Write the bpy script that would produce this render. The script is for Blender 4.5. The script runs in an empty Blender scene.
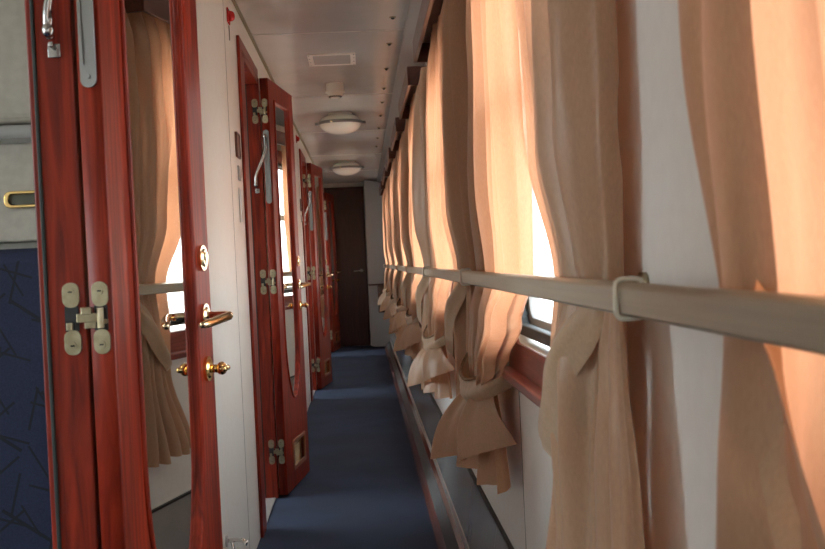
import bpy, bmesh, math, random
from mathutils import Vector, Matrix, noise
S = bpy.context.scene
C = S.collection
PI = math.pi
# ------------------------------------------------------------------ camera
CH = 1.086
cd = bpy.data.cameras.new('camera'); cam = bpy.data.objects.new('camera', cd); C.objects.link(cam)
cd.sensor_width = 36.0; cd.lens = 1050/825*36; cd.clip_start = 0.02; cd.clip_end = 200
yaw, pit, rol = math.atan(49.9/1050), math.atan(13.86/1051), math.radians(2.7)
R0 = Vector((math.cos(yaw), -math.sin(yaw), 0)); Fh = Vector((math.sin(yaw), math.cos(yaw), 0))
F = (Fh*math.cos(pit) + Vector((0, 0, -1))*math.sin(pit)).normalized()
U0 = R0.cross(F)
Rr = R0*math.cos(rol) - U0*math.sin(rol); Uu = U0*math.cos(rol) + R0*math.sin(rol)
M = Matrix((Rr, Uu, -F)).transposed().to_4x4(); M.translation = Vector((0, 0, CH))
cam.matrix_world = M
cd.dof.use_dof = True; cd.dof.focus_distance = 3.6; cd.dof.aperture_fstop = 12
S.camera = cam
# ------------------------------------------------------------------ daylight and exposure
W = bpy.data.worlds.new('daylight'); S.world = W; W.use_nodes = True
wn = W.node_tree.nodes; wl = W.node_tree.links
bg = wn['Background']; bg.inputs['Strength'].default_value = 9.0
tc = wn.new('ShaderNodeTexCoord'); sx = wn.new('ShaderNodeSeparateXYZ'); rp = wn.new('ShaderNodeValToRGB')
wl.new(tc.outputs['Generated'], sx.inputs[0]); wl.new(sx.outputs['Z'], rp.inputs[0]); wl.new(rp.outputs[0], bg.inputs['Color'])
rp.color_ramp.elements[0].position = 0.0; rp.color_ramp.elements[0].color = (.50, .48, .46, 1)
rp.color_ramp.elements[1].position = 0.12; rp.color_ramp.elements[1].color = (.86, .94, 1.0, 1)
S.view_settings.view_transform = 'Standard'; S.view_settings.look = 'None'
S.view_settings.gamma = 1; S.view_settings.use_curve_mapping = False
S.view_settings.exposure = 0.42
# ------------------------------------------------------------------ materials
def mat(name, col, rough=.5, metal=0, **k):
    m = bpy.data.materials.new(name); m.use_nodes = True
    b = m.node_tree.nodes['Principled BSDF']
    b.inputs['Base Color'].default_value = (*col, 1); b.inputs['Roughness'].default_value = rough
    b.inputs['Metallic'].default_value = metal
    for kk, v in k.items(): b.inputs[kk.replace('_', ' ')].default_value = v
    return m
def noisy(name, c1, c2, scale=(1, 1, 1), nscale=5, rough=.5, bump=0, detail=4, bscale=None, metal=0, dist=0, lo=.35, hi=.65, **k):
    m = mat(name, c1, rough, metal, **k); nt = m.node_tree; N = nt.nodes; L = nt.links; b = N['Principled BSDF']
    t = N.new('ShaderNodeTexCoord'); mp = N.new('ShaderNodeMapping'); mp.inputs['Scale'].default_value = scale
    L.new(t.outputs['Object'], mp.inputs[0])
    n = N.new('ShaderNodeTexNoise'); n.inputs['Scale'].default_value = nscale; n.inputs['Detail'].default_value = detail
    n.inputs['Distortion'].default_value = dist
    L.new(mp.outputs[0], n.inputs['Vector'])
    r = N.new('ShaderNodeValToRGB'); r.color_ramp.elements[0].color = (*c1, 1); r.color_ramp.elements[1].color = (*c2, 1)
    r.color_ramp.elements[0].position = lo; r.color_ramp.elements[1].position = hi
    L.new(n.outputs['Fac'], r.inputs[0]); L.new(r.outputs[0], b.inputs['Base Color'])
    if bump:
        n2 = N.new('ShaderNodeTexNoise'); n2.inputs['Scale'].default_value = bscale or nscale*4; n2.inputs['Detail'].default_value = 3
        L.new(mp.outputs[0], n2.inputs['Vector'])
        bm_ = N.new('ShaderNodeBump'); bm_.inputs['Strength'].default_value = bump; bm_.inputs['Distance'].default_value = .002
        L.new(n2.outputs['Fac'], bm_.inputs['Height']); L.new(bm_.outputs[0], b.inputs['Normal'])
    return m
wood = noisy('mahogany', (.115, .0085, .0035), (.30, .028, .009), (14, 14, .9), 3, .38, bump=.06, dist=1.5, Specular_IOR_Level=.28)
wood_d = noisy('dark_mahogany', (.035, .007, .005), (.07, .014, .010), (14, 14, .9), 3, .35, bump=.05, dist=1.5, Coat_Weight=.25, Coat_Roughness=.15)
wood_h = noisy('sill_mahogany', (.17, .032, .022), (.28, .06, .04), (14, .9, 14), 3, .35, bump=.05, dist=1.5, Coat_Weight=.3, Coat_Roughness=.15)
wood_p = noisy('pelmet_mahogany', (.075, .022, .016), (.13, .038, .028), (14, .9, 14), 3, .3, bump=.05, dist=1.5, Coat_Weight=.5, Coat_Roughness=.1)
wall_m = noisy('cream_laminate', (.80, .775, .71), (.83, .805, .74), (1, 1, 1), 40, .38, bump=.02)
wallr_m = noisy('white_laminate', (.80, .775, .73), (.83, .805, .76), (1, 1, 1), 40, .4, bump=.02)
ceil_m = noisy('ceiling_laminate', (.61, .60, .57), (.65, .64, .61), (1, 1, 1), 6, .17, bump=.03, bscale=90)
cove_m = mat('cove_grey', (.30, .29, .28), .35)
carpet = noisy('blue_carpet', (.012, .022, .052), (.027, .045, .092), (1, 1, 1), 420, .95, bump=.9, bscale=700, detail=2)
# broad patches of uneven tone in the carpet
nt = carpet.node_tree; b = nt.nodes['Principled BSDF']; lk = b.inputs['Base Color'].links[0]; src = lk.from_socket
n3 = nt.nodes.new('ShaderNodeTexNoise'); n3.inputs['Scale'].default_value = 3.0; n3.inputs['Detail'].default_value = 4
t3 = nt.nodes.new('ShaderNodeTexCoord'); nt.links.new(t3.outputs['Object'], n3.inputs['Vector'])
mr = nt.nodes.new('ShaderNodeMapRange'); mr.inputs['From Min'].default_value = .3; mr.inputs['From Max'].default_value = .7
mr.inputs['To Min'].default_value = .72; mr.inputs['To Max'].default_value = 1.2; nt.links.new(n3.outputs['Fac'], mr.inputs['Value'])
hv = nt.nodes.new('ShaderNodeHueSaturation'); nt.links.new(src, hv.inputs['Color']); nt.links.new(mr.outputs[0], hv.inputs['Value'])
nt.links.new(hv.outputs[0], b.inputs['Base Color'])
steel = mat('satin_steel', (.55, .53, .50), .28, 1)
chrome = mat('chrome', (.75, .74, .72), .08, 1)
brass = mat('polished_brass', (.83, .58, .24), .14, 1)
brass_p = mat('pale_brass', (.80, .66, .42), .12, 1)
hinge_m = noisy('antique_brass', (.33, .28, .18), (.44, .38, .26), nscale=60, rough=.33, metal=1)
stay_m = mat('worn_steel', (.40, .39, .38), .2, 1)
channel_m = mat('grey_steel', (.30, .30, .30), .35, 1)
alu = mat('aluminium', (.62, .61, .59), .38, 1)
rail_m = noisy('rail_metal', (.46, .43, .34), (.52, .485, .38), (60, 1, 60), 3, .38, metal=.75)
rubber = mat('black_rubber', (.02, .022, .022), .6)
rubber_g = mat('green_black_rubber', (.018, .028, .026), .6)
black = mat('black_plastic', (.015, .015, .016), .35)
mirror = mat('mirror_glass', (.80, .80, .77), .015, 1)
gap_m = mat('panel_gap', (.12, .11, .10), .7)
gold_trim = mat('dull_gold_trim', (.30, .26, .15), .45, .6)
heat_m = noisy('grey_gloss_panel', (.30, .295, .285), (.33, .325, .31), nscale=5, rough=.10)
kick_m = noisy('brown_kick_panel', (.13, .040, .030), (.18, .056, .042), (2, 1, 2), 6, .09)
white_pl = mat('cream_plastic', (.86, .83, .76), .35)
loop_m = mat('cream_loop', (.72, .68, .58), .45)
red_pl = mat('red_plastic', (.55, .02, .02), .25)
grey_pl = mat('grey_plastic', (.42, .42, .42), .4)
paper = mat('notice_card', (.62, .70, .78), .3)
plq = noisy('brown_plaque', (.13, .06, .04), (.20, .09, .06), nscale=30, rough=.3)
cream_p = noisy('berth_vinyl', (.29, .265, .225), (.33, .30, .255), nscale=50, rough=.6, bump=.2)
dome_m = mat('opal_glass', (.90, .88, .80), .18, 0, Transmission_Weight=.0, Subsurface_Weight=.15)
thresh = noisy('threshold_metal', (.42, .42, .41), (.50, .50, .48), nscale=60, rough=.45, metal=.5)
# seat cloth: blue with scattered dark straight dashes
seat_m = noisy('blue_seat_cloth', (.005, .008, .030), (.009, .014, .045), nscale=260, rough=.85, bump=.4)
nt = seat_m.node_tree; b = nt.nodes['Principled BSDF']; src = b.inputs['Base Color'].links[0].from_socket
tcs = nt.nodes.new('ShaderNodeTexCoord'); last = src
for i, (ang, sc, off) in enumerate(((.5, 13, 0), (-.9, 11, 3.1), (1.25, 12, 6.7), (-.25, 11, 9.2), (.95, 8, 2.2))):
    mp = nt.nodes.new('ShaderNodeMapping'); mp.inputs['Rotation'].default_value = (0, ang, 0); mp.inputs['Location'].default_value = (off, 0, off*.37)
    nt.links.new(tcs.outputs['Object'], mp.inputs[0])
    sp = nt.nodes.new('ShaderNodeSeparateXYZ'); nt.links.new(mp.outputs[0], sp.inputs[0])
    def mth(op, a, bb):
        q = nt.nodes.new('ShaderNodeMath'); q.operation = op
        for j, v in enumerate((a, bb)):
            if isinstance(v, (int, float)): q.inputs[j].default_value = v
            elif v is not None: nt.links.new(v, q.inputs[j])
        return q.outputs[0]
    fx = mth('FRACT', mth('MULTIPLY', sp.outputs['X'], sc), 0)
    row = mth('FLOOR', mth('MULTIPLY', sp.outputs['X'], sc), 0)
    zz = mth('FRACT', mth('ADD', mth('MULTIPLY', sp.outputs['Z'], sc*.5), mth('MULTIPLY', row, .37)), 0)
    ln = mth('MULTIPLY', mth('LESS_THAN', mth('ABSOLUTE', mth('SUBTRACT', fx, .5), 0), .030), mth('LESS_THAN', zz, .5))
    mx = nt.nodes.new('ShaderNodeMix'); mx.data_type = 'RGBA'
    nt.links.new(ln, mx.inputs['Factor']); nt.links.new(last, mx.inputs[6]); mx.inputs[7].default_value = (.0015, .002, .006, 1)
    last = mx.outputs[2]
nt.links.new(last, b.inputs['Base Color'])
# perforated heater grille
grille_m = mat('ribbed_grille', (.03, .022, .022), .35)
nt = grille_m.node_tree; b = nt.nodes['Principled BSDF']
wv = nt.nodes.new('ShaderNodeTexWave'); wv.bands_direction = 'Y'; wv.inputs['Scale'].default_value = 32
tcg = nt.nodes.new('ShaderNodeTexCoord'); nt.links.new(tcg.outputs['Object'], wv.inputs['Vector'])
bp = nt.nodes.new('ShaderNodeBump'); bp.inputs['Distance'].default_value = .003; nt.links.new(wv.outputs['Fac'], bp.inputs['Height']); nt.links.new(bp.outputs[0], b.inputs['Normal'])
# clear pane
pane = bpy.data.materials.new('window_glass'); pane.use_nodes = True; nt = pane.node_tree; nt.nodes.clear()
o_ = nt.nodes.new('ShaderNodeOutputMaterial'); tr = nt.nodes.new('ShaderNodeBsdfTransparent'); gl = nt.nodes.new('ShaderNodeBsdfGlossy'); gl.inputs['Roughness'].default_value = .02
tr.inputs[0].default_value = (.93, .95, .95, 1); ms = nt.nodes.new('ShaderNodeMixShader'); ms.inputs[0].default_value = .06
nt.links.new(tr.outputs[0], ms.inputs[1]); nt.links.new(gl.outputs[0], ms.inputs[2]); nt.links.new(ms.outputs[0], o_.inputs[0])
# satin curtain: reflects beige, lets orange light through
def cloth(name, dcol, tcol, tf, grain=1):
    m = bpy.data.materials.new(name); m.use_nodes = True; nt = m.node_tree; N = nt.nodes; L = nt.links
    b = N['Principled BSDF']; out = N['Material Output']
    b.inputs['Roughness'].default_value = .40; b.inputs['Sheen Weight'].default_value = .1
    b.inputs['Specular IOR Level'].default_value = .5
    t = N.new('ShaderNodeTexCoord')
    mp = N.new('ShaderNodeMapping'); mp.inputs['Scale'].default_value = (1, 1, .25); L.new(t.outputs['Object'], mp.inputs[0])
    n = N.new('ShaderNodeTexNoise'); n.inputs['Scale'].default_value = 420; n.inputs['Detail'].default_value = 3; L.new(mp.outputs[0], n.inputs['Vector'])
    r = N.new('ShaderNodeValToRGB'); r.color_ramp.elements[0].position = .3; r.color_ramp.elements[1].position = .7
    r.color_ramp.elements[0].color = (*[c*.88 for c in dcol], 1); r.color_ramp.elements[1].color = (*[min(1, c*1.1) for c in dcol], 1)
    L.new(n.outputs['Fac'], r.inputs[0]); L.new(r.outputs[0], b.inputs['Base Color'])
    n2 = N.new('ShaderNodeTexNoise'); n2.inputs['Scale'].default_value = 22; n2.inputs['Detail'].default_value = 3; L.new(t.outputs['Object'], n2.inputs['Vector'])
    mp2 = N.new('ShaderNodeMapping'); mp2.inputs['Scale'].default_value = (1.0, 1.0, .22); L.new(t.outputs['Object'], mp2.inputs[0]); L.new(mp2.outputs[0], n2.inputs['Vector']); n2.inputs['Distortion'].default_value = 0; n2.inputs['Detail'].default_value = 1
    bp = N.new('ShaderNodeBump'); bp.inputs['Strength'].default_value = .5; bp.inputs['Distance'].default_value = .012; L.new(n2.outputs['Fac'], bp.inputs['Height']); L.new(bp.outputs[0], b.inputs['Normal'])
    tl = N.new('ShaderNodeBsdfTranslucent'); tl.inputs['Color'].default_value = (*tcol, 1)
    mx = N.new('ShaderNodeMixShader'); mx.inputs[0].default_value = tf
    L.new(b.outputs[0], mx.inputs[1]); L.new(tl.outputs[0], mx.inputs[2]); L.new(mx.outputs[0], out.inputs['Surface'])
    return m
curt = cloth('peach_satin', (.47, .325, .205), (.92, .395, .205), .31)
curt_hem = cloth('peach_satin_hem', (.475, .325, .205), (.80, .38, .17), .12)
rope_m = noisy('brown_braid', (.16, .09, .045), (.30, .18, .09), nscale=200, rough=.8, bump=.8)
# ------------------------------------------------------------------ helpers
def link(o, parent=None):
    C.objects.link(o)
    if parent: o.parent = parent
    return o
def obj(name, bm, m, parent=None, smooth=False, kind=None):
    me = bpy.data.meshes.new(name); bm.normal_update(); bm.to_mesh(me); bm.free()
    me.materials.append(m)
    if smooth:
        for p in me.polygons: p.use_smooth = True
    o = bpy.data.objects.new(name, me); link(o, parent)
    if kind: o['kind'] = kind
    return o
def tag(o, label=None, cat=None, group=None, kind=None):
    for k, v in (('label', label), ('category', cat), ('group', group), ('kind', kind)):
        if v: o[k] = v
    return o
def empty(name, loc=(0, 0, 0), rz=0, label=None, cat=None, group=None, kind=None):
    o = bpy.data.objects.new(name, None); o.empty_display_size = .1; link(o); o.location = loc; o.rotation_euler = (0, 0, rz)
    return tag(o, label, cat, group, kind)
def box(x0, x1, y0, y1, z0, z1, bev=0, bm=None, seg=2):
    own = bm is None; b = bmesh.new()
    bmesh.ops.create_cube(b, size=1)
    for v in b.verts:
        v.co = Vector(((x0+x1)/2+v.co.x*(x1-x0), (y0+y1)/2+v.co.y*(y1-y0), (z0+z1)/2+v.co.z*(z1-z0)))
    if bev: bmesh.ops.bevel(b, geom=b.edges[:], offset=bev, segments=seg, affect='EDGES', profile=.5)
    if own: return b
    merge(bm, b); return bm
def merge(bm, b, mtx=None):
    vm = {}
    for v in b.verts: vm[v] = bm.verts.new(mtx @ v.co if mtx else v.co)
    for f in b.faces:
        try: nf = bm.faces.new([vm[v] for v in f.verts]); nf.smooth = f.smooth
        except ValueError: pass
    b.free()
def cyl(p0, p1, r, n=16, r2=None, bm=None, cap=True):
    own = bm is None; b = bmesh.new(); p0, p1 = Vector(p0), Vector(p1); d = p1-p0
    bmesh.ops.create_cone(b, cap_ends=cap, segments=n, radius1=r, radius2=r if r2 is None else r2, depth=d.length)
    mt = Matrix.Translation((p0+p1)/2) @ d.to_track_quat('Z', 'Y').to_matrix().to_4x4()
    b.transform(mt)
    if own: return b
    merge(bm, b); return bm
def ball(c, r, sc=(1, 1, 1), bm=None, n=14):
    own = bm is None; b = bmesh.new(); bmesh.ops.create_uvsphere(b, u_segments=n*2, v_segments=n, radius=r)
    for v in b.verts: v.co = Vector((v.co.x*sc[0]+c[0], v.co.y*sc[1]+c[1], v.co.z*sc[2]+c[2]))
    if own: return b
    merge(bm, b); return bm
def tube(pts, r, n=12, bm=None, closed=False, flat=None):
    """swept tube; r number or list; flat=(a,b) scale of section"""
    own = bm is None; b = bmesh.new(); P = [Vector(p) for p in pts]; N = len(P); rings = []
    up = Vector((0, 0, 1)); prev = None
    for i, p in enumerate(P):
        t = (P[(i+1) % N]-P[i-1]) if closed else (P[min(i+1, N-1)]-P[max(i-1, 0)])
        t.normalize()
        if prev is None:
            a = t.cross(up)
            if a.length < .1: a = t.cross(Vector((1, 0, 0)))
        else: a = prev-t*prev.dot(t)
        a.normalize(); prev = a; c = t.cross(a)
        rr = r[i] if isinstance(r, (list, tuple)) else r
        fa, fb = flat or (1, 1)
        rings.append([b.verts.new(p+a*math.cos(2*PI*k/n)*rr*fa+c*math.sin(2*PI*k/n)*rr*fb) for k in range(n)])
    m = N if closed else N-1
    for i in range(m):
        A, B = rings[i], rings[(i+1) % N]
        for k in range(n): b.faces.new((A[k], A[(k+1) % n], B[(k+1) % n], B[k]))
    if not closed: b.faces.new(rings[0][::-1]); b.faces.new(rings[-1])
    bmesh.ops.recalc_face_normals(b, faces=b.faces[:])
    if own: return b
    merge(bm, b); return bm
def smoothpts(pts, k=6):
    P = [Vector(p) for p in pts]; P = [P[0]*2-P[1]]+P+[P[-1]*2-P[-2]]; out = []
    for i in range(1, len(P)-2):
        for j in range(k):
            t = j/k; a, b, c, d = P[i-1:i+3]
            out.append(.5*((2*b)+(c-a)*t+(2*a-5*b+4*c-d)*t*t+(3*b-a-3*c+d)*t**3))
    out.append(P[-2]); return out
def plate(outer, holes, half, bevel=0, place='YZ', x=0):
    """flat plate with holes from 2D outlines, thickness 2*half, in the YZ plane centred on x"""
    cu = bpy.data.curves.new('outline', 'CURVE'); cu.dimensions = '2D'; cu.fill_mode = 'BOTH'; cu.extrude = half-bevel
    cu.bevel_depth = bevel; cu.bevel_resolution = 1; cu.offset = -bevel
    for loop in [outer]+holes:
        s = cu.splines.new('POLY'); s.points.add(len(loop)-1); s.use_cyclic_u = True
        for p, (a, b_) in zip(s.points, loop): p.co = (a, b_, 0, 1)
    o = bpy.data.objects.new('outline', cu); C.objects.link(o)
    dg = bpy.context.evaluated_depsgraph_get(); me = bpy.data.meshes.new_from_object(o.evaluated_get(dg))
    bm = bmesh.new(); bm.from_mesh(me); bmesh.ops.remove_doubles(bm, verts=bm.verts[:], dist=1e-5)
    bpy.data.objects.remove(o); bpy.data.curves.remove(cu); bpy.data.meshes.remove(me)
    for v in bm.verts:
        a, b_, c = v.co
        v.co = (x+c, a, b_) if place == 'YZ' else ((a, x+c, b_) if place == 'XZ' else (a, b_, x+c))
    bmesh.ops.recalc_face_normals(bm, faces=bm.faces[:])
    return bm
def rrect(y0, y1, z0, z1, r, n=8):
    out = []
    for cx, cz, a0 in ((y1-r, z1-r, 0), (y0+r, z1-r, PI/2), (y0+r, z0+r, PI), (y1-r, z0+r, 1.5*PI)):
        for i in range(n+1): a = a0+PI/2*i/n; out.append((cx+r*math.cos(a), cz+r*math.sin(a)))
    return out
def rect(y0, y1, z0, z1): return [(y0, z0), (y1, z0), (y1, z1), (y0, z1)]
def prism(profile, y0, y1, bm=None):
    """closed XZ profile extruded along Y"""
    b = bmesh.new() if bm is None else bm
    A = [b.verts.new((x, y0, z)) for x, z in profile]; B = [b.verts.new((x, y1, z)) for x, z in profile]; n = len(profile)
    for i in range(n): b.faces.new((A[i], A[(i+1) % n], B[(i+1) % n], B[i]))
    b.faces.new(A[::-1]); b.faces.new(B); bmesh.ops.recalc_face_normals(b, faces=b.faces[:])
    return b
# ------------------------------------------------------------------ setting
XL, XR, HC = -.46, .36, 2.146
Y0, Y1 = -3.2, 13.82
HINGE = [1.70, 4.95, 9.12, 12.95]           # hinge depth of each open door
OW, OH = .66, 1.975                          # opening width and height
PS = [-5.34+1.7*k+3.4 for k in range(0, 9)]   # pelmet starts
PS = [1.46+1.7*k for k in range(-2, 7)]
WL = 1.15
obj('floor', box(-2.4, .42, Y0, Y1+.1, -.05, 0), carpet, kind='structure')
obj('ceiling', box(XL, .245, Y0, Y1, HC, HC+.03), ceil_m, kind='structure')
# thin joints between the ceiling sheets
g = bmesh.new()
for y in (-.6, 1.2, 3.0, 4.82, 6.62, 8.44, 10.25, 12.05): box(XL, .245, y-.0025, y+.0025, HC-.002, HC+.001, bm=g)
obj('trim_1', g, mat('ceiling_joint', (.70, .68, .63), .4), kind='structure')
obj('trim_2', prism([(.245, HC+.03), (.243, HC-.004), (.249, HC-.014), (.365, HC-.085), (.365, HC+.03)], Y0, Y1), cove_m, kind='structure')
obj('trim_3', box(XL, XL+.010, Y0, Y1, HC-.012, HC-.001), gold_trim, kind='structure')
# left wall with door openings
outer = rect(Y0, Y1, 0, HC)
ops_ = [rect(h-OW+.01, h+.02, .001, OH-.01) for h in HINGE+[-1.5]]
obj('wall_left', plate(outer, ops_, .022, 0, 'YZ', XL-.022), wall_m, kind='structure')
g = bmesh.new()
for y in (2.72, 3.86, 6.5, 8.2, 10.6): box(XL-.002, XL+.0006, y-.0015, y+.0015, .02, HC-.012, bm=g)
obj('trim_4', g, gap_m, kind='structure')
# right wall with window openings
wops = [rrect(s+.10, s+WL-.115, (.882), 1.80, .07) for s in PS]
obj('wall_right', plate(rect(Y0, Y1, 0, HC), wops, .03, 0, 'YZ', XR+.03), wallr_m, kind='structure')
g = bmesh.new()
for s in PS[0:]:
    box(XR-.0008, XR+.002, s+WL-.12, s+WL-.117, .30, .78, bm=g)
obj('trim_5', g, gap_m, kind='structure')
obj('wall_back', box(-2.4, .42, Y0-.05, Y0, 0, HC), wall_m, kind='structure')
# far end wall with its dark door
obj('wall_end', plate(rect(-2.4, .42, 0, HC+.03), [], .03, 0, 'XZ', Y1+.03), wall_m, kind='structure')
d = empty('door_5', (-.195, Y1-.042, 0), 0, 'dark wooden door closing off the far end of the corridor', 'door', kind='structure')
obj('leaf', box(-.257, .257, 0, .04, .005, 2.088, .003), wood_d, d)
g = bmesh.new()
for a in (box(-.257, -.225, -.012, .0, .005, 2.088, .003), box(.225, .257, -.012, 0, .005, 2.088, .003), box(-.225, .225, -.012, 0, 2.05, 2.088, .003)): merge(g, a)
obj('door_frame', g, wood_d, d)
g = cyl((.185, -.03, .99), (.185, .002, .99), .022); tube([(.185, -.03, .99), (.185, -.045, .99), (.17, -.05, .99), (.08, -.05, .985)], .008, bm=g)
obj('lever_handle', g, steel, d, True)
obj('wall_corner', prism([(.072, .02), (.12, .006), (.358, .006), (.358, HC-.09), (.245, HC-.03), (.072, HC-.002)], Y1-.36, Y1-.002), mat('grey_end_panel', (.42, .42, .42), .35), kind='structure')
g = box(.066, .358, Y1-.372, Y1-.355, .79, .812)
obj('trim_6', g, wood_d, kind='structure')
# compartments on the left
comps = [(-.9, 2.36), (3.2, 6.4), (7.1, 10.3), (11.1, 13.8), (-3.15, -.95)]
obj('ceiling_compartments', box(-2.4, XL-.044, Y0, Y1, HC, HC+.03), wall_m, kind='structure')
cw = [rrect((a+b)/2-.85, (a+b)/2+.85, .75, 1.95, .06) for a, b in comps]
obj('wall_outer', plate(rect(Y0, Y1, 0, HC), cw, .03, 0, 'YZ', -2.43), wall_m, kind='structure')
k = 6
for a, b in comps:
    for y in (a, b):
        k += 1
        if y > Y1-.1 or y < Y0+.1: continue
        obj('wall_partition_%d' % k, box(-2.4, XL-.046, y-.02, y+.02, 0, HC), wall_m, kind='structure')
for i, h in enumerate(HINGE):
    obj('trim_%d' % (20+i), box(XL-.05, XL+.004, h-OW+.01, h-.012, 0, .007, .002), thresh, kind='structure')
# heater casing along the window wall: sloped brown kick with ribbed band, metal edge, grey glossy board
for n_, (a, b) in enumerate([(Y0, -.42), (-.415, 1.28), (1.285, 2.98), (2.985, 4.68), (4.685, 6.38), (6.385, 8.08), (8.085, 9.78), (9.785, 11.48), (11.485, 13.2)]):
    obj('baseboard_right', prism([(.234, .002), (.306, .100), (.312, .100), (.24, .002)], a, b), kick_m, kind='structure')
    obj('wainscot_right', prism([(.3135, .112), (.350, .318), (.3585, .318), (.3585, .112)], a, b), heat_m, kind='structure')
obj('trim_30', prism([(.304, .098), (.3105, .1135), (.316, .1135), (.312, .098)], Y0, 13.2), alu, kind='structure')
obj('trim_31', prism([(.347, .318), (.347, .325), (.3595, .325), (.3595, .318)], Y0, 13.2), rubber, kind='structure')
obj('trim_32', prism([(.2580, .0345), (.2588, .0355), (.2905, .0790), (.2897, .0790), (.257, .0345)], Y0, 13.2), grille_m, kind='structure')

# ------------------------------------------------------------------ doors
def ellipse_hole(y0, y1, zt, zs, zb, off=0):
    y0 -= off; y1 += off; zt += off; c = (y0+y1)/2; r = (y1-y0)/2; zb -= off
    pts = [(y1, zt), (y0, zt), (y0, zs)]
    for i in range(1, 24): a = PI+PI*i/24; pts.append((c+r*math.cos(a), zs+(zs-zb)*math.sin(a)))
    pts.append((y1, zs)); return pts
def make_door(n, h, label):
    ang = -math.radians(8.0)
    D = empty('door_%d' % n, (XL, h, 0), 0, label, 'door', kind='structure')
    # frame: jambs and head lining the opening, architrave lips on the corridor side
    f = bmesh.new()
    box(-.056, .016, 0, .035, 0, OH, .003, f)
    box(-.046, .013, -OW, -OW+.09, 0, OH, .003, f); box(-.046, .013, -OW+.03, 0, OH-.03, OH, .003, f)
    box(.0005, .013, -OW-.055, -OW+.002, 0, OH+.045, .003, f); box(.0005, .013, -OW, .035, OH, OH+.045, .003, f)
    obj('door_frame', f, wood, D)
    s = bmesh.new(); box(-.047, -.041, -.005, .002, .01, OH-.03, .002, s)
    obj('rubber_seal', s, rubber_g, D)
    # leaf
    T = .04; Wd = .55; hole = ellipse_hole(.108, .425, 1.872, .78, .445)
    Rz = Matrix.Translation((.021, 0, 0)) @ Matrix.Rotation(ang, 4, 'Z')
    leaf = obj('leaf', plate(rect(0, Wd, .014, 1.972), [hole, rrect(.165, .44, .105, .235, .004, 2)], T/2, .0025, 'YZ', T/2), wood, D)
    leaf.matrix_local = Rz
    def L(name, bm, m, sm=False): return obj(name, bm, m, leaf, sm)
    L('mirror', plate(ellipse_hole(.108, .425, 1.872, .78, .445, .008), [], .004, 0, 'YZ', .029), mirror)
    mo = [(0.040, y, z) for y, z in ellipse_hole(.108, .425, 1.872, .78, .445, .006)]
    dense = []
    for i in range(len(mo)):
        a, b_ = Vector(mo[i]), Vector(mo[(i+1) % len(mo)]); m_ = max(1, int((b_-a).length/.05))
        dense += [a.lerp(b_, j/m_) for j in range(m_)]
    g = tube(dense, .0070, 8, closed=True, flat=(1, .8))
    d2 = [Vector((.031, p.y, p.z)) for p in [Vector(q) for q in dense]]
    L('mirror_molding', g, wood, True)
    vg = plate(rrect(.157, .448, .097, .243, .004, 2), [rrect(.175, .43, .115, .225, .003, 2)], .004, 0, 'YZ', .042)
    L('vent_frame', vg, mat('vent_bronze', (.42, .18, .08), .3, .7) if n == 1 else bpy.data.materials['vent_bronze'])
    g = box(.024, .030, .167, .438, .107, .233)
    for i in range(9): box(.030, .036, .175, .43, .113+i*.0135, .1165+i*.0135, bm=g)
    L('vent_grille', g, brass_p)
    # rosettes, lever, thumb turn (chrome-brass) on the free stile
    ys = .495; X = T
    for z, r_, nm in ((1.112, .026, 'keyhole_rosette'), (.992, .0255, 'handle_rosette'), (.883, .026, 'lock_rosette')):
        g = cyl((X, ys, z), (X+.006, ys, z), r_, 28); cyl((X+.005, ys, z), (X+.010, ys, z), r_*.8, 28, r_*.62, bm=g)
        if nm == 'keyhole_rosette': cyl((X+.009, ys, z+.003), (X+.0125, ys, z+.003), .009, 16, bm=g); box(X+.009, X+.0115, ys-.004, ys+.004, z-.012, z, bm=g)
        L(nm, g, brass_p if nm != 'lock_rosette' else brass, False)
    z = .992
    path = smoothpts([(X+.004, ys, z), (X+.030, ys, z), (X+.050, ys-.004, z), (X+.057, ys-.020, z-.001), (X+.049, ys-.055, z-.005), (X+.038, ys-.09, z-.010), (X+.028, ys-.115, z-.013)], 5)
    nn = len(path); g = tube(path, [.0088 if i < nn-3 else .0088-.001*(i-nn+4) for i in range(nn)], 14)
    L('lever_handle', g, brass_p, True)
    z = .883; g = cyl((X+.008, ys, z), (X+.026, ys, z), .0085, 18); ball((X+.032, ys, z), .0145, (.75, 1.15, .95), g); box(X+.026, X+.046, ys-.019, ys+.019, z-.006, z+.006, .005, g)
    L('lock_knob', g, brass, True)
    g = box(.006, .032, Wd, Wd+.002, .84, 1.15, .0005); box(.012, .026, Wd+.002, Wd+.010, .985, 1.0, .002, g)
    L('lock_plate', g, brass)
    # stay channel on hinge edge
    g = plate(rrect(.007, .033, 1.385, 1.73, .0128, 8), [rrect(.0125, .0275, 1.42, 1.715, .005, 4)], .0022, 0, 'XZ', -.0022)
    box(.0125, .0275, -.0012, -.0004, 1.42, 1.715, bm=g); cyl((.020, -.006, 1.402), (.020, -.002, 1.402), .004, 12, bm=g)
    L('stay_channel', g, channel_m)
    # stay arm, from channel top to the jamb
    a0 = Vector((.036, -.010, 1.70)); a1 = Vector((-.010, -.020, 1.475))
    arm = smoothpts([a0, a0+Vector((.000, -.006, -.06)), (a0+a1)/2+Vector((.004, -.008, 0)), a1+Vector((.000, -.003, .05)), a1+Vector((-.006, 0, .006)), a1+Vector((-.004, .008, -.012))], 6)
    g = tube(arm, .0066, 10); cyl(a0+Vector((0, .010, .0)), a0+Vector((0, -.006, 0)), .009, 16, bm=g); ball(a1+Vector((-.005, 0, 0)), .0095, (1, 1, 1.3), g); cyl(a1+Vector((-.005, 0, .0)), a1+Vector((-.003, .0, .03)), .0072, 14, bm=g)
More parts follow.
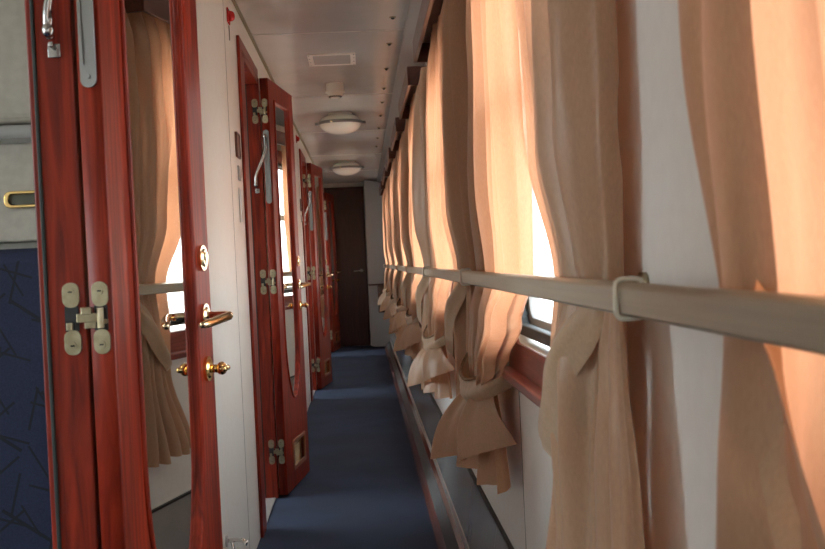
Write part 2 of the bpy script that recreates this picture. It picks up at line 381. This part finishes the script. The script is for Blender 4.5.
    box(a1.x-.012, a1.x+.008, -.0035, .0, a1.z-.040, a1.z-.018, .001, g); box(a1.x-.006, a1.x+.001, -.020, -.002, a1.z-.026, a1.z-.018, .001, g)
    obj('stay_arm', g, stay_m, D, True)
    # concealed hinges
    for zc in (1.818, 1.0185, .219):
        g = bmesh.new()
        for xc in (-.006, .041):
            for s_ in (1, -1):
                lf = xc > 0; xq = .020 if lf else xc
                pl = plate(rrect(xq-.0135, xq+.0135, zc+(.018 if s_ > 0 else -.058), zc+(.058 if s_ > 0 else -.018), .0125, 6), [], .0016, .0004, 'XZ', -.0012)
                cyl((xq, -.0045, zc+s_*.043), (xq, -.002, zc+s_*.043), .0062, 14, bm=pl)
                merge(g, pl, Rz if lf else None)
        hg = obj('hinge', g, hinge_m, D)
        g = bmesh.new()
        box(.004, .038, -.013, -.001, zc-.006, zc+.008, .001, g); box(.012, .028, -.016, -.004, zc+.006, zc+.018, .001, g)
        box(.016, .034, -.012, -.002, zc-.016, zc-.004, .001, g); cyl((.041, -.010, zc-.016), (.041, -.010, zc+.016), .0055, 12, bm=g)
        box(.036, .052, -.006, -.002, zc-.010, zc-.002, .0008, g); box(-.014, -.004, -.008, -.002, zc-.018, zc-.006, .001, g)
        obj('hinge_knuckle', g, hinge_m, hg)
        g = bmesh.new()
        for xc, mt in ((-.006, None), (.020, Rz)): merge(g, box(xc-.011, xc+.011, -.0018, .0005, zc-.02, zc+.02), mt)
        for xc, mt in ((-.006, None), (.020, Rz)):
            for s_ in (1, -1): merge(g, cyl((xc-.003, -.0052, zc+s_*.043), (xc+.003, -.0052, zc+s_*.043), .0011, 6), mt)
        obj('hinge_pocket', g, black, hg)
    return D
for i, (h, lb) in enumerate(zip(HINGE, (
    'red mahogany compartment door nearest the camera, swung open with tall mirror reflecting curtains',
    'second mahogany compartment door, opened flat along the cream wall with full mirror and vent in view',
    'third mahogany compartment door down the corridor, open, between the second and the last',
    'last and smallest open mahogany door on the left beside the dark end door'))): make_door(i+1, h, lb)
# ------------------------------------------------------------------ windows
for i, s in enumerate(PS):
    w = empty('window_%d' % (i+1), (XR, s, 0), kind='structure')
    if s > -1: tag(w, None)
    a0, a1 = .10, WL-.115
    obj('window_surround', plate(rrect(.012, WL-.02, .80, 1.885, .006, 2), [rrect(a0, a1, (.882), 1.80, .07)], .004, .001, 'YZ', -.0035), wood_h, w)
    obj('rubber_seal', plate(rrect(a0-.003, a1+.003, .902, 1.803, .073), [rrect(a0+.022, a1-.022, .927, 1.778, .055)], .012, .003, 'YZ', .012), rubber, w)
    obj('window_frame', plate(rrect(a0-.002, a1+.002, .903, 1.802, .072), [rrect(a0+.036, a1-.036, .941, 1.764, .05)], .012, .002, 'YZ', .040), mat('window_grey', (.25, .25, .25), .4) if i == 0 else bpy.data.materials['window_grey'], w)
    obj('transom', box(.010, .046, a0+.01, a1-.01, 1.405, 1.445, .003), bpy.data.materials['window_grey'], w)
    obj('glass_pane', box(.034, .038, a0, a1, (.882), 1.80), pane, w)
    obj('window_sill', box(-.036, -.0005, .0, WL, .792, .814, .005), wood_h, w)
    for y in (.0, WL-.024):
        g = box(-.020, -.0005, y, y+.022, .815, 1.885, .001)
        for z in (.84, .87): cyl((-.0215, y+.011, z), (-.019, y+.011, z), .003, 10, bm=g)
        obj('blind_guide', g, mat('guide_beige', (.44, .41, .36), .4, .3) if 'guide_beige' not in bpy.data.materials else bpy.data.materials['guide_beige'], w)
for i, (a, b) in enumerate(comps):
    w = empty('window_%d' % (i+20), (-2.4, (a+b)/2, 0), kind='structure')
    obj('window_frame', plate(rrect(-.86, .86, .74, 1.96, .07), [rrect(-.82, .82, .78, 1.92, .05)], .015, .003, 'YZ', -.02), wood_h, w)
    obj('glass_pane', box(-.042, -.038, -.84, .84, .76, 1.94), pane, w)
ord_ = ['over the nearest window beside the camera', 'over the window with clear daylight between its curtains', 'second brown pelmet with a visible end', 'third', 'fourth', 'fifth', 'sixth', 'seventh', 'eighth']
pl_lab = {1.46: 'brown wooden pelmet above the window where glass shows between the curtains',
          3.16: 'long brown wooden pelmet cut by the top edge of the photo, largest one seen',
          4.86: 'brown wooden pelmet with its square dark end face showing largest, under the cove',
          6.56: 'brown pelmet just beyond the one with the largest square end',
          8.26: 'small brown pelmet fourth from the camera along the ceiling edge',
          9.96: 'tiny brown pelmet second from the corridor end',
          11.66: 'tiniest brown pelmet nearest the dark end door'}
for s in PS[1:]:
    key = round(s, 2); e = empty('pelmet', (.25, s, 1.896), 0, pl_lab.get(key, 'brown wooden pelmet over the window nearest the camera'), 'pelmet', 'brown pelmets over the windows')
    g = box(0, .014, 0, WL, 0, .088, .002); box(.014, .1085, 0, .014, 0, .088, .001, g); box(.014, .1085, WL-.014, WL, 0, .088, .001, g)
    obj('fascia', g, wood_p, e)
    obj('top_board', box(.014, .1085, .014, WL-.014, .076, .086), wood_p, e)
    g = cyl((.0905, .03, .045), (.0905, WL-.03, .045), .014, 20)
    obj('blind_roller', g, mat('blind_cloth', (.06, .055, .05), .8) if 'blind_cloth' not in bpy.data.materials else bpy.data.materials['blind_cloth'], e, True)
# ------------------------------------------------------------------ handrail
hr = empty('handrail', (.272, 0, 1.02), 0, 'long satin metal handrail running along the windows in front of the curtains', 'handrail')
prof = [(-.010, .003), (-.0075, 0), (.0095, 0), (.012, .003), (.012, .026), (.009, .031), (.003, .0335), (-.003, .0325), (-.0085, .0295), (-.010, .027)]
obj('rail', prism(prof, -1.5, 13.0), rail_m, hr)
for k in range(-1, 8):
    y = 1.07+1.7*k
    lp = [(.0145*math.copysign(abs(math.cos(a))**.45, math.cos(a))+.001, y+.0, .0165+.0205*math.copysign(abs(math.sin(a))**.45, math.sin(a))) for a in [2*PI*j/40 for j in range(40)]]
    br = obj('rail_loop', tube(lp, .0028, 8, closed=True, flat=(1, 1.0)), loop_m, hr, True)
    g = cyl((.012, y+.25, .022), (.080, y+.25, .022), .0055, 12); cyl((.080, y+.25, .022), (.0875, y+.25, .022), .016, 22, bm=g)
    obj('rail_bracket', g, hinge_m, hr, True)
# ------------------------------------------------------------------ curtains
def lerp_tab(tab, z):
    """tab: list of (z, values...) descending"""
    if z >= tab[0][0]: return tab[0][1:]
    for (a, b) in zip(tab, tab[1:]):
        if z >= b[0]:
            t = (a[0]-z)/(a[0]-b[0]); t = t*t*(3-2*t)
            return tuple(p+(q-p)*t for p, q in zip(a[1:], b[1:]))
    return tab[-1][1:]
def sheet(tab, seed, folds, hem=0, nz=84, ns=190, cornerlift=None, clampx=True, flare=False):
    """cloth sheet. tab rows: z, y_far(s=1), y_near(s=0), x centre, fold amplitude"""
    rnd = random.Random(seed); b = bmesh.new(); ph = rnd.random()*6; ph2 = rnd.random()*6; grid = []
    wts = [.5+rnd.random() for _ in range(folds)]; tot = sum(wts); cum = [0]
    for w_ in wts: cum.append(cum[-1]+w_/tot)
    amps = [.65+.6*rnd.random() for _ in range(folds)]
    ztop, zbot = tab[0][0], tab[-1][0]
    for j in range(nz+1):
        row = []
        zz = ztop+(zbot-ztop)*j/nz
        yf, yn, xc, am = lerp_tab(tab, zz)
        for i in range(ns+1):
            s = i/ns
            sw = s+.012*math.sin(7*zz+ph+5*s)+.010*math.sin(13*zz+ph2-9*s)
            sw = min(max(sw, 0), 1)
            k = 0
            while k < folds-1 and cum[k+1] < sw: k += 1
            u = (sw-cum[k])/(cum[k+1]-cum[k])
            u2 = sw*folds*2.6+.35*math.sin(3.1*zz+ph2)+.5*math.sin(6*sw+ph)
            f = amps[k]*-.85*math.cos(2*PI*u)+(.30+.16*math.sin(9*sw+ph2+1.5*zz))*(2*abs(math.sin(PI*u2))-1.0)
            f += .25*noise.noise(Vector((s*folds*1.3, zz*3, seed*3.1)))
            y = yn+(yf-yn)*s
            wv = (yf-yn)
            wf = abs(yf-yn)/folds
            yo = -min(.30*wf, 1.2*am)*math.sin(2*PI*u)*amps[k]
            x = xc-am*f+.10*am*math.sin(6*zz+ph)
            zo = 0
            if j == nz or True:
                t = max(0, (j/nz-.72)/.28)
                zo = t*(-.012*f+(cornerlift(s) if cornerlift else 0)+.006*math.sin(s*17+ph))
            if clampx: x = min(x, XR-.024) if zz > .83 else min(x, XR-.012)
            if .77 < zz < .83: x = min(x, .322)
            # the rail holds the cloth back
            if abs(zz-1.036) < .06: x = max(x, .2875+abs(zz-1.036)*-.25)
            if zz > 1.86: x = max(x, .27)
            row.append(b.verts.new((x, y+yo, zz+zo)))
        grid.append(row)
    for j in range(nz):
        for i in range(ns): b.faces.new((grid[j][i], grid[j][i+1], grid[j+1][i+1], grid[j+1][i]))
    for f in b.faces: f.smooth = True
    return b
def band(pts, w, seed=0, rows=7, th=.010, wz=(0, 0, 1)):
    """strip of cloth following pts with width w (puffed)"""
    b = bmesh.new(); P = smoothpts(pts, 8); g = []; N = len(P); c0 = sum(P, Vector())/N
    for i, p in enumerate(P):
        t = (P[min(i+1, N-1)]-P[max(i-1, 0)]).normalized(); wv = Vector(wz)-t*t.dot(Vector(wz)); wv.normalize()
        nrm = t.cross(wv)
        if nrm.x > 0 and False: nrm = -nrm
        ww = w(i/(N-1)) if callable(w) else w
        g.append([b.verts.new(p+wv*ww*(k/(rows-1)-.5)+nrm*th*math.cos(PI*(k/(rows-1)-.5))*(1+.5*math.sin(i*.12+k*1.1+seed))) for k in range(rows)])
    for i in range(N-1):
        for k in range(rows-1): f = b.faces.new((g[i][k], g[i][k+1], g[i+1][k+1], g[i+1][k])); f.smooth = True
    return b
def bez(a, b, c, t):
    a, b, c = Vector(a), Vector(b), Vector(c); return a*(1-t)**2+b*2*t*(1-t)+c*t*t
def fan(top, hem, seed, folds, amp, n=80, m=30, bow=.0):
    """tail of cloth fanning from a gathered top line to a hem line (bezier control points)"""
    b = bmesh.new(); G = []; r = random.Random(seed); ph = r.random()*2
    for q in range(m+1):
        t = q/m; row = []
        for i in range(n+1):
            s_ = i/n; A = bez(*top, s_); B = bez(*hem, s_); te = t**.9
            p = A.lerp(B, te); f = math.sin(2*PI*folds*s_+ph+.5*math.sin(5*s_))+.28*math.sin(2*PI*folds*2.7*s_+ph*2+2*t)*(1-.4*t)
            am = (.010+(amp-.010)*t)
            p.x += am*f+bow*math.sin(PI*t)*-1; p.y += .5*am*math.cos(2*PI*folds*s_+ph)
            p.z += .012*math.sin(PI*t)+.5*amp*t*f*.4
            p.x = min(p.x, XR-.014); row.append(b.verts.new(p))
        G.append(row)
    for q in range(m):
        for i in range(n): f = b.faces.new((G[q][i], G[q][i+1], G[q+1][i+1], G[q+1][i])); f.smooth = True
    return b
def far_curtain(s, seed, label, group, near=False):
    """hangs at the far side of the window, tied low, with a flared tail"""
    e = empty('curtain', (0, s, 0), 0, label, 'curtain', group)
    r = random.Random(seed); j = lambda a: (r.random()-.5)*a
    dz = j(.04); tz = .73+dz
    if near:
        tab = [(1.955, 1.12, .62, .322, .016), (1.80, 1.12, .62, .310, .026), (1.25, 1.13, .60, .308, .030), (1.04, 1.14, .60, .316, .026),
               (.90, 1.13, .56, .308, .030), (.57, 1.12, .50, .304, .034)]
        obj('drape', sheet(tab, seed, 4), curt, e)
        pts = [(.297, 1.02, 1.035), (.283, .98, .97), (.272, .88, .86), (.268, .74, .74), (.28, .60, .65), (.31, .52, .60)]
        obj('tieback', band(pts, .10, seed, th=-.016), curt_hem, e)
        return e
    a = j(.08); bw = .10+.05*r.random()
    tab = [(1.955, 1.03, .56+j(.06), .322, .016), (1.80, 1.08, .55+a, .310, .026), (1.60, 1.16, .53+a, .308, .030), (1.25, 1.27, .54+a, .308, .031), (1.05, 1.32, .60, .316, .026),
           (.94, 1.34, .76, .304, .032), (.83, 1.35, .98, .298, .032), (tz, 1.36, 1.12, .295, .022)]
    obj('drape', sheet(tab, seed, 4), curt, e)
    k1, k2 = j(.05), j(.04)
    t0 = ((.285, 1.38, tz+.01), (.268, 1.25, tz), (.295, 1.12, tz+.015))
    obj('tail', fan(t0, ((.185+abs(k2), 1.47, .555+k2), (.205, 1.18+k1, .555), (.314, .99+k1*.5, .64)), seed, 2.1, .034, bow=.02), curt, e)
    t1 = ((.305, 1.37, tz+.01), (.295, 1.27, tz), (.318, 1.13, tz+.015))
    obj('tail', fan(t1, ((.235, 1.43, .545), (.28, 1.10, .525+k2), (.322, 1.0, .53)), seed+1, 2.6, .024), curt, e)
    pts = [(.335, 1.06, tz+.05), (.300, 1.08, tz+.03), (.268, 1.16, tz+.008), (.252, 1.25, tz), (.254, 1.34, tz+.015), (.28, 1.40, tz+.05), (.335, 1.42, tz+.09)]
    tb = obj('tieback', band(pts, .060, seed, th=-.012), curt_hem, e)
    obj('braid_edge', tube([Vector(p)+Vector((-.004, 0, .028)) for p in smoothpts(pts[1:6], 6)], .0045, 6), rope_m, tb)
    return e
def near_curtain(s, seed, label, group):
    """hangs at the near side of the window, crossed by a diagonal wrap below the rail"""
    e = empty('curtain', (0, s, 0), 0, label, 'curtain', group)
    r = random.Random(seed); j = lambda a: (r.random()-.5)*a
    tab = [(1.955, .34+j(.02), -.14, .322, .016), (1.80, .34, -.14, .306, .032), (1.60, .33+j(.02), -.14, .302, .036), (1.25, .25+j(.02), -.13, .302, .036), (1.05, .16, -.12, .316, .026),
           (.92, .14, -.12, .304, .036), (.78, .13, -.10, .302, .036), (.50, .27, -.12, .300, .040)]
    obj('drape', sheet(tab, seed, 4), curt, e)
    tab2 = [(1.025, -.18, -.23, .300, .005), (.95, -.15, -.24, .298, .008), (.8, -.12, -.26, .296, .012), (.52, -.08, -.30, .296, .014)]
    obj('flap', sheet(tab2, seed+3, 2, nz=40, ns=60, cornerlift=lambda q: -.02*q), curt, e)
    pts = [(.300, -.17, 1.045), (.286, -.14, 1.0), (.262, -.08, .945), (.262, -.01, .88), (.270, .06, .82), (.295, .105, .79), (.335, .115, .77)]
    obj('tieback', band(pts, lambda t: .022+.058*math.sin(PI*t)**.9, seed, th=-.016), curt_hem, e)
    return e
fl = {1.46: ('wide beige curtain right of the clear glass strip, passing behind the nearest rail loop', 'peach curtain glowing left of the clear glass, tied low into the largest flared tail'),
      3.16: ('beige curtain hanging straight behind the second rail loop, left of the flared-tail curtain', 'glowing orange curtain with small tied tail, just beyond the second rail loop'),
      4.86: ('peach curtain at the near side of the window under the large square pelmet end', 'backlit curtain at the far side of the window under the large square pelmet end'),
      6.56: ('narrow peach curtain on the near side of the fourth window down', 'narrow tied curtain on the far side of the fourth window down'),
      8.26: ('small curtain on the near side of the fifth window down', 'small tied curtain on the far side of the fifth window down'),
      9.96: ('tiny curtain on the near side of the window second from the corridor end', 'tiny tied curtain on the far side of the window second from the corridor end'),
      11.66: ('tiny curtain at the near side of the window closest to the end door', 'farthest curtain of all, beside the grey end panel')}
GR = 'peach satin curtains along the corridor windows'
far_curtain(-.24, 11, 'blurred beige curtain at the right edge, closest to the camera', GR, True)
for i, s in enumerate(PS[2:]):
    n_, f_ = fl[round(s, 2)]
    near_curtain(s, 20+i*7, n_, GR); far_curtain(s, 23+i*7, f_, GR)
# ------------------------------------------------------------------ ceiling fittings
for i, (x, y) in enumerate(((-.105, 7.42), (-.113, 10.9))):
    e = empty('ceiling_lamp', (x, y, HC), 0, ('oval opal ceiling lamp just beyond the smoke detector', 'smaller opal ceiling lamp farther away, near the end door')[i], 'ceiling lamp', 'opal ceiling lamps')
    b = bmesh.new(); bmesh.ops.create_uvsphere(b, u_segments=40, v_segments=24, radius=1)
    for v in b.verts: v.co = Vector((v.co.x*.150, v.co.y*.150, -.070+(v.co.z*.078 if v.co.z < 0 else v.co.z*.070)))  # upper half models the dome's reflection in the glossy ceiling as solid shape
    obj('dome', b, dome_m, e, True)
    obj('base_ring', cyl((0, 0, -.014), (0, 0, 0), .085, 40), white_pl, e)
    g = box(-.168, .168, -.152, -.148, -.018, -.004, .001)
    for q in (-.168, .150): box(q, q+.018, -.158, -.13, -.022, 0, .002, g)
    g2 = bmesh.new(); pts = [(math.sin(a)*.153, -math.cos(a)*.153, -.070) for a in [(-.5+k/20)*PI for k in range(21)]]
    tube(pts, .009, 8, bm=g2, flat=(.5, 1.2)); [merge(g2, box(q, q+.03, -.012, .012, -.080, -.060, .003)) for q in (-.178, .148)]
    g.free(); obj('metal_strap', g2, channel_m, e)
    obj('strap_clip', ball((-.06, -.150, -.072), .010), brass_p, e)
e = empty('smoke_detector', (-.11, 6.2, HC), 0, 'round cream smoke detector on the ceiling in front of the nearest lamp', 'smoke detector')
g = cyl((0, 0, -.045), (0, 0, 0), .052, 36); cyl((0, 0, -.052), (0, 0, -.044), .058, 36, bm=g); obj('base', g, white_pl, e)
g = cyl((0, 0, -.070), (0, 0, -.052), .040, 36, .052); cyl((0, 0, -.082), (0, 0, -.070), .028, 36, .038, bm=g); obj('body', g, white_pl, e, False)
g = bmesh.new()
for k in range(18):
    a = 2*PI*k/18; c_, s_ = math.cos(a), math.sin(a); merge(g, cyl((c_*.031, s_*.031, -.0785), (c_*.0375, s_*.0375, -.0745), .0042, 8))
obj('sensor_slot', g, black, e)
e = empty('ceiling_vent', (-.105, 5.45, HC), 0, 'flat white rectangular hatch in the ceiling ahead of the smoke detector', 'ceiling hatch')
obj('hatch_frame', plate(rect(-.122, .122, -.15, .15), [rect(-.095, .095, -.12, .12)], .003, .001, 'XY', -.003), white_pl, e)
obj('hatch_panel', box(-.094, .094, -.119, .119, -.005, -.0005, .001), ceil_m, e)
for q in (-.113, .113):
    for p in (-.13, -.045, .045, .13): obj('screw', cyl((q, p, -.0075), (q, p, -.0055), .0035, 8), gap_m, e)
pos = ('closest to the camera', 'second from the camera', 'third from the camera', 'fourth from the camera', 'fifth from the camera', 'sixth from the camera', 'seventh from the camera', 'eighth from the camera', 'ninth from the camera', 'tenth from the camera')
for k, yy in enumerate((4.57, 5.12, 5.78, 6.42, 6.97, 7.6, 8.3, 8.95, 9.6, 10.3)):
    e = empty('ceiling_stud', (.184, yy, HC), 0, 'small dark ceiling stud, %s in the row near the pelmets' % pos[k], 'ceiling stud', 'dark studs in a row on the ceiling')
    g = cyl((0, 0, -.003), (0, 0, 0), .014, 20, .016); obj('rim', g, gold_trim, e)
    obj('cap', ball((0, 0, -.004), .0085, (1, 1, .8), n=8), black, e, True)
# ------------------------------------------------------------------ wall fittings
for i, (y, z) in enumerate(((3.98, 2.035), (8.1, 2.06))):
    e = empty('alarm_sounder', (XL, y, z), 0, ('red alarm box high on the cream wall above the second door', 'smaller red alarm box high on the wall beyond the second door')[i], 'alarm', 'red alarm boxes')
    obj('backplate', box(.0005, .007, -.028, .028, -.028, .028, .003), red_pl, e)
    g = cyl((.006, 0, 0), (.020, 0, 0), .021, 26, .018); ball((.020, 0, 0), .016, (.5, 1, 1), g); obj('lens', g, red_pl, e, True)
    if i == 0: tag(obj('cable', tube([(.004, .0, -.034), (.004, .004, -.09)], .0018, 6), gap_m, e))
for i, y in enumerate((4.075, 8.26)):
    w_ = ('beside the second door frame', 'beside the third door frame')[i]
    e = empty('compartment_plaque', (XL, y, 1.56), 0, 'brown square plaque on the cream wall '+w_, 'plaque', 'brown plaques by the doors')
    g = box(.0005, .006, -.055, .055, -.048, .048, .002); obj('board', g, plq, e)
    obj('rim', plate(rrect(-.055, .055, -.048, .048, .004, 2), [rrect(-.048, .048, -.041, .041, .003, 2)], .0015, 0, 'YZ', .0072), wood_d, e)
    e = empty('light_switch', (XL, y+.018, 1.455), 0, 'small grey switch plate under the brown plaque '+w_, 'switch', 'grey switches by the doors')
    obj('plate', box(.0005, .006, -.030, .030, -.028, .028, .002), grey_pl, e)
    for q in (-.012, .012): obj('rocker', box(.006, .010, q-.009, q+.009, -.018, .018, .002), steel, e)
    if i == 0:
        e = empty('notice_card', (XL, y+.02, 1.33), 0, 'pale blue notice card on the cream wall under the grey switch', 'notice')
        obj('card', box(.0005, .003, -.035, .032, -.065, .065, .001), paper, e)
        obj('holder', plate(rrect(-.038, .035, -.068, .068, .005, 3), [rrect(-.034, .031, -.064, .064, .003, 3)], .001, 0, 'YZ', .004), white_pl, e)
e = empty('door_hook', (XL, 3.25, .25), 0, 'small metal hook on the cream wall at floor height near the second door', 'hook')
obj('mount', cyl((0.0005, 0, 0), (.006, 0, 0), .018, 20), steel, e)
g = tube(smoothpts([(.004, 0, 0), (.03, -.006, .004), (.052, -.010, .002), (.060, -.012, -.004)], 5), .0065, 12); cyl((.058, -.012, -.002), (.069, -.013, -.008), .009, 14, bm=g)
tube(smoothpts([(.018, 0, .0), (.024, -.012, -.022), (.018, -.012, -.05)], 4), .005, 8, bm=g)
obj('hook', g, chrome, e, True)
# fold-down seat at the far end
e = empty('folding_seat', (.27, 13.25, 0), 0, 'brown folded wall seat at the far end under the last curtain', 'folding seat')
obj('seat_board', box(-.09, .085, -.02, .02, .45, .80, .012), mat('seat_brown', (.10, .05, .035), .5), e)
obj('seat_pad', box(-.075, .06, -.045, -.02, .47, .78, .012), mat('seat_pad_brown', (.13, .07, .05), .6), e)
obj('wall_bracket', box(.06, .088, -.015, .06, .55, .62, .003), steel, e)
# ------------------------------------------------------------------ compartment furniture
def cushion(x0, x1, y0, y1, z0, z1, bev): return box(x0, x1, y0, y1, z0, z1, bev, seg=4)
for i, (a, b) in enumerate(comps[:4]):
    sfx = ('in the nearest compartment, left edge of the photo', 'in the second compartment', 'in the third compartment', 'in the last compartment')[i]
    yb = b-.02
    e = empty('seat_sofa', (-1.4, yb, 0), 0, 'dark blue berth seat with black dashes '+sfx, 'seat', 'blue compartment seats')
    obj('backrest', cushion(-.95, (.882), -.13, -.004, .42, 1.150, .03), seat_m, e)
    obj('seat', cushion(-.95, (.882), -.62, -.10, .30, .46, .04), seat_m, e)
    obj('side_wing', cushion(.80, (.882), -.30, -.10, .42, .98, .04), seat_m, e)
    obj('base', box(-.95, .875, -.58, -.004, .002, .30, .005), wood_d, e)
    e = empty('upper_berth', (-1.4, yb, 0), 0, 'cream folded upper berth with brass pull '+sfx, 'berth', 'folded upper berths')
    obj('berth_panel', box(-.95, (.882), -.075, -.004, 1.165, 1.375, .006), cream_p, e)
    g = plate(rrect(.652, .742, 1.236, 1.272, .014), [rrect(.661, .733, 1.243, 1.265, .009)], .006, .002, 'XZ', -.080)
    pl_ = obj('pull_handle', g, brass, e); obj('pull_recess', box(.658, .736, -.079, -.0745, 1.238, 1.270), mat('olive_recess', (.05, .05, .03), .5) if i == 0 else bpy.data.materials['olive_recess'], pl_)
    obj('edge_rail', cyl((-.95, -.10, 1.395), ((.882), -.10, 1.395), .014, 16), grey_pl, e, True)
    obj('mattress', cushion(-.95, (.882), -.105, -.004, 1.412, 2.05, .02), cream_p, e)
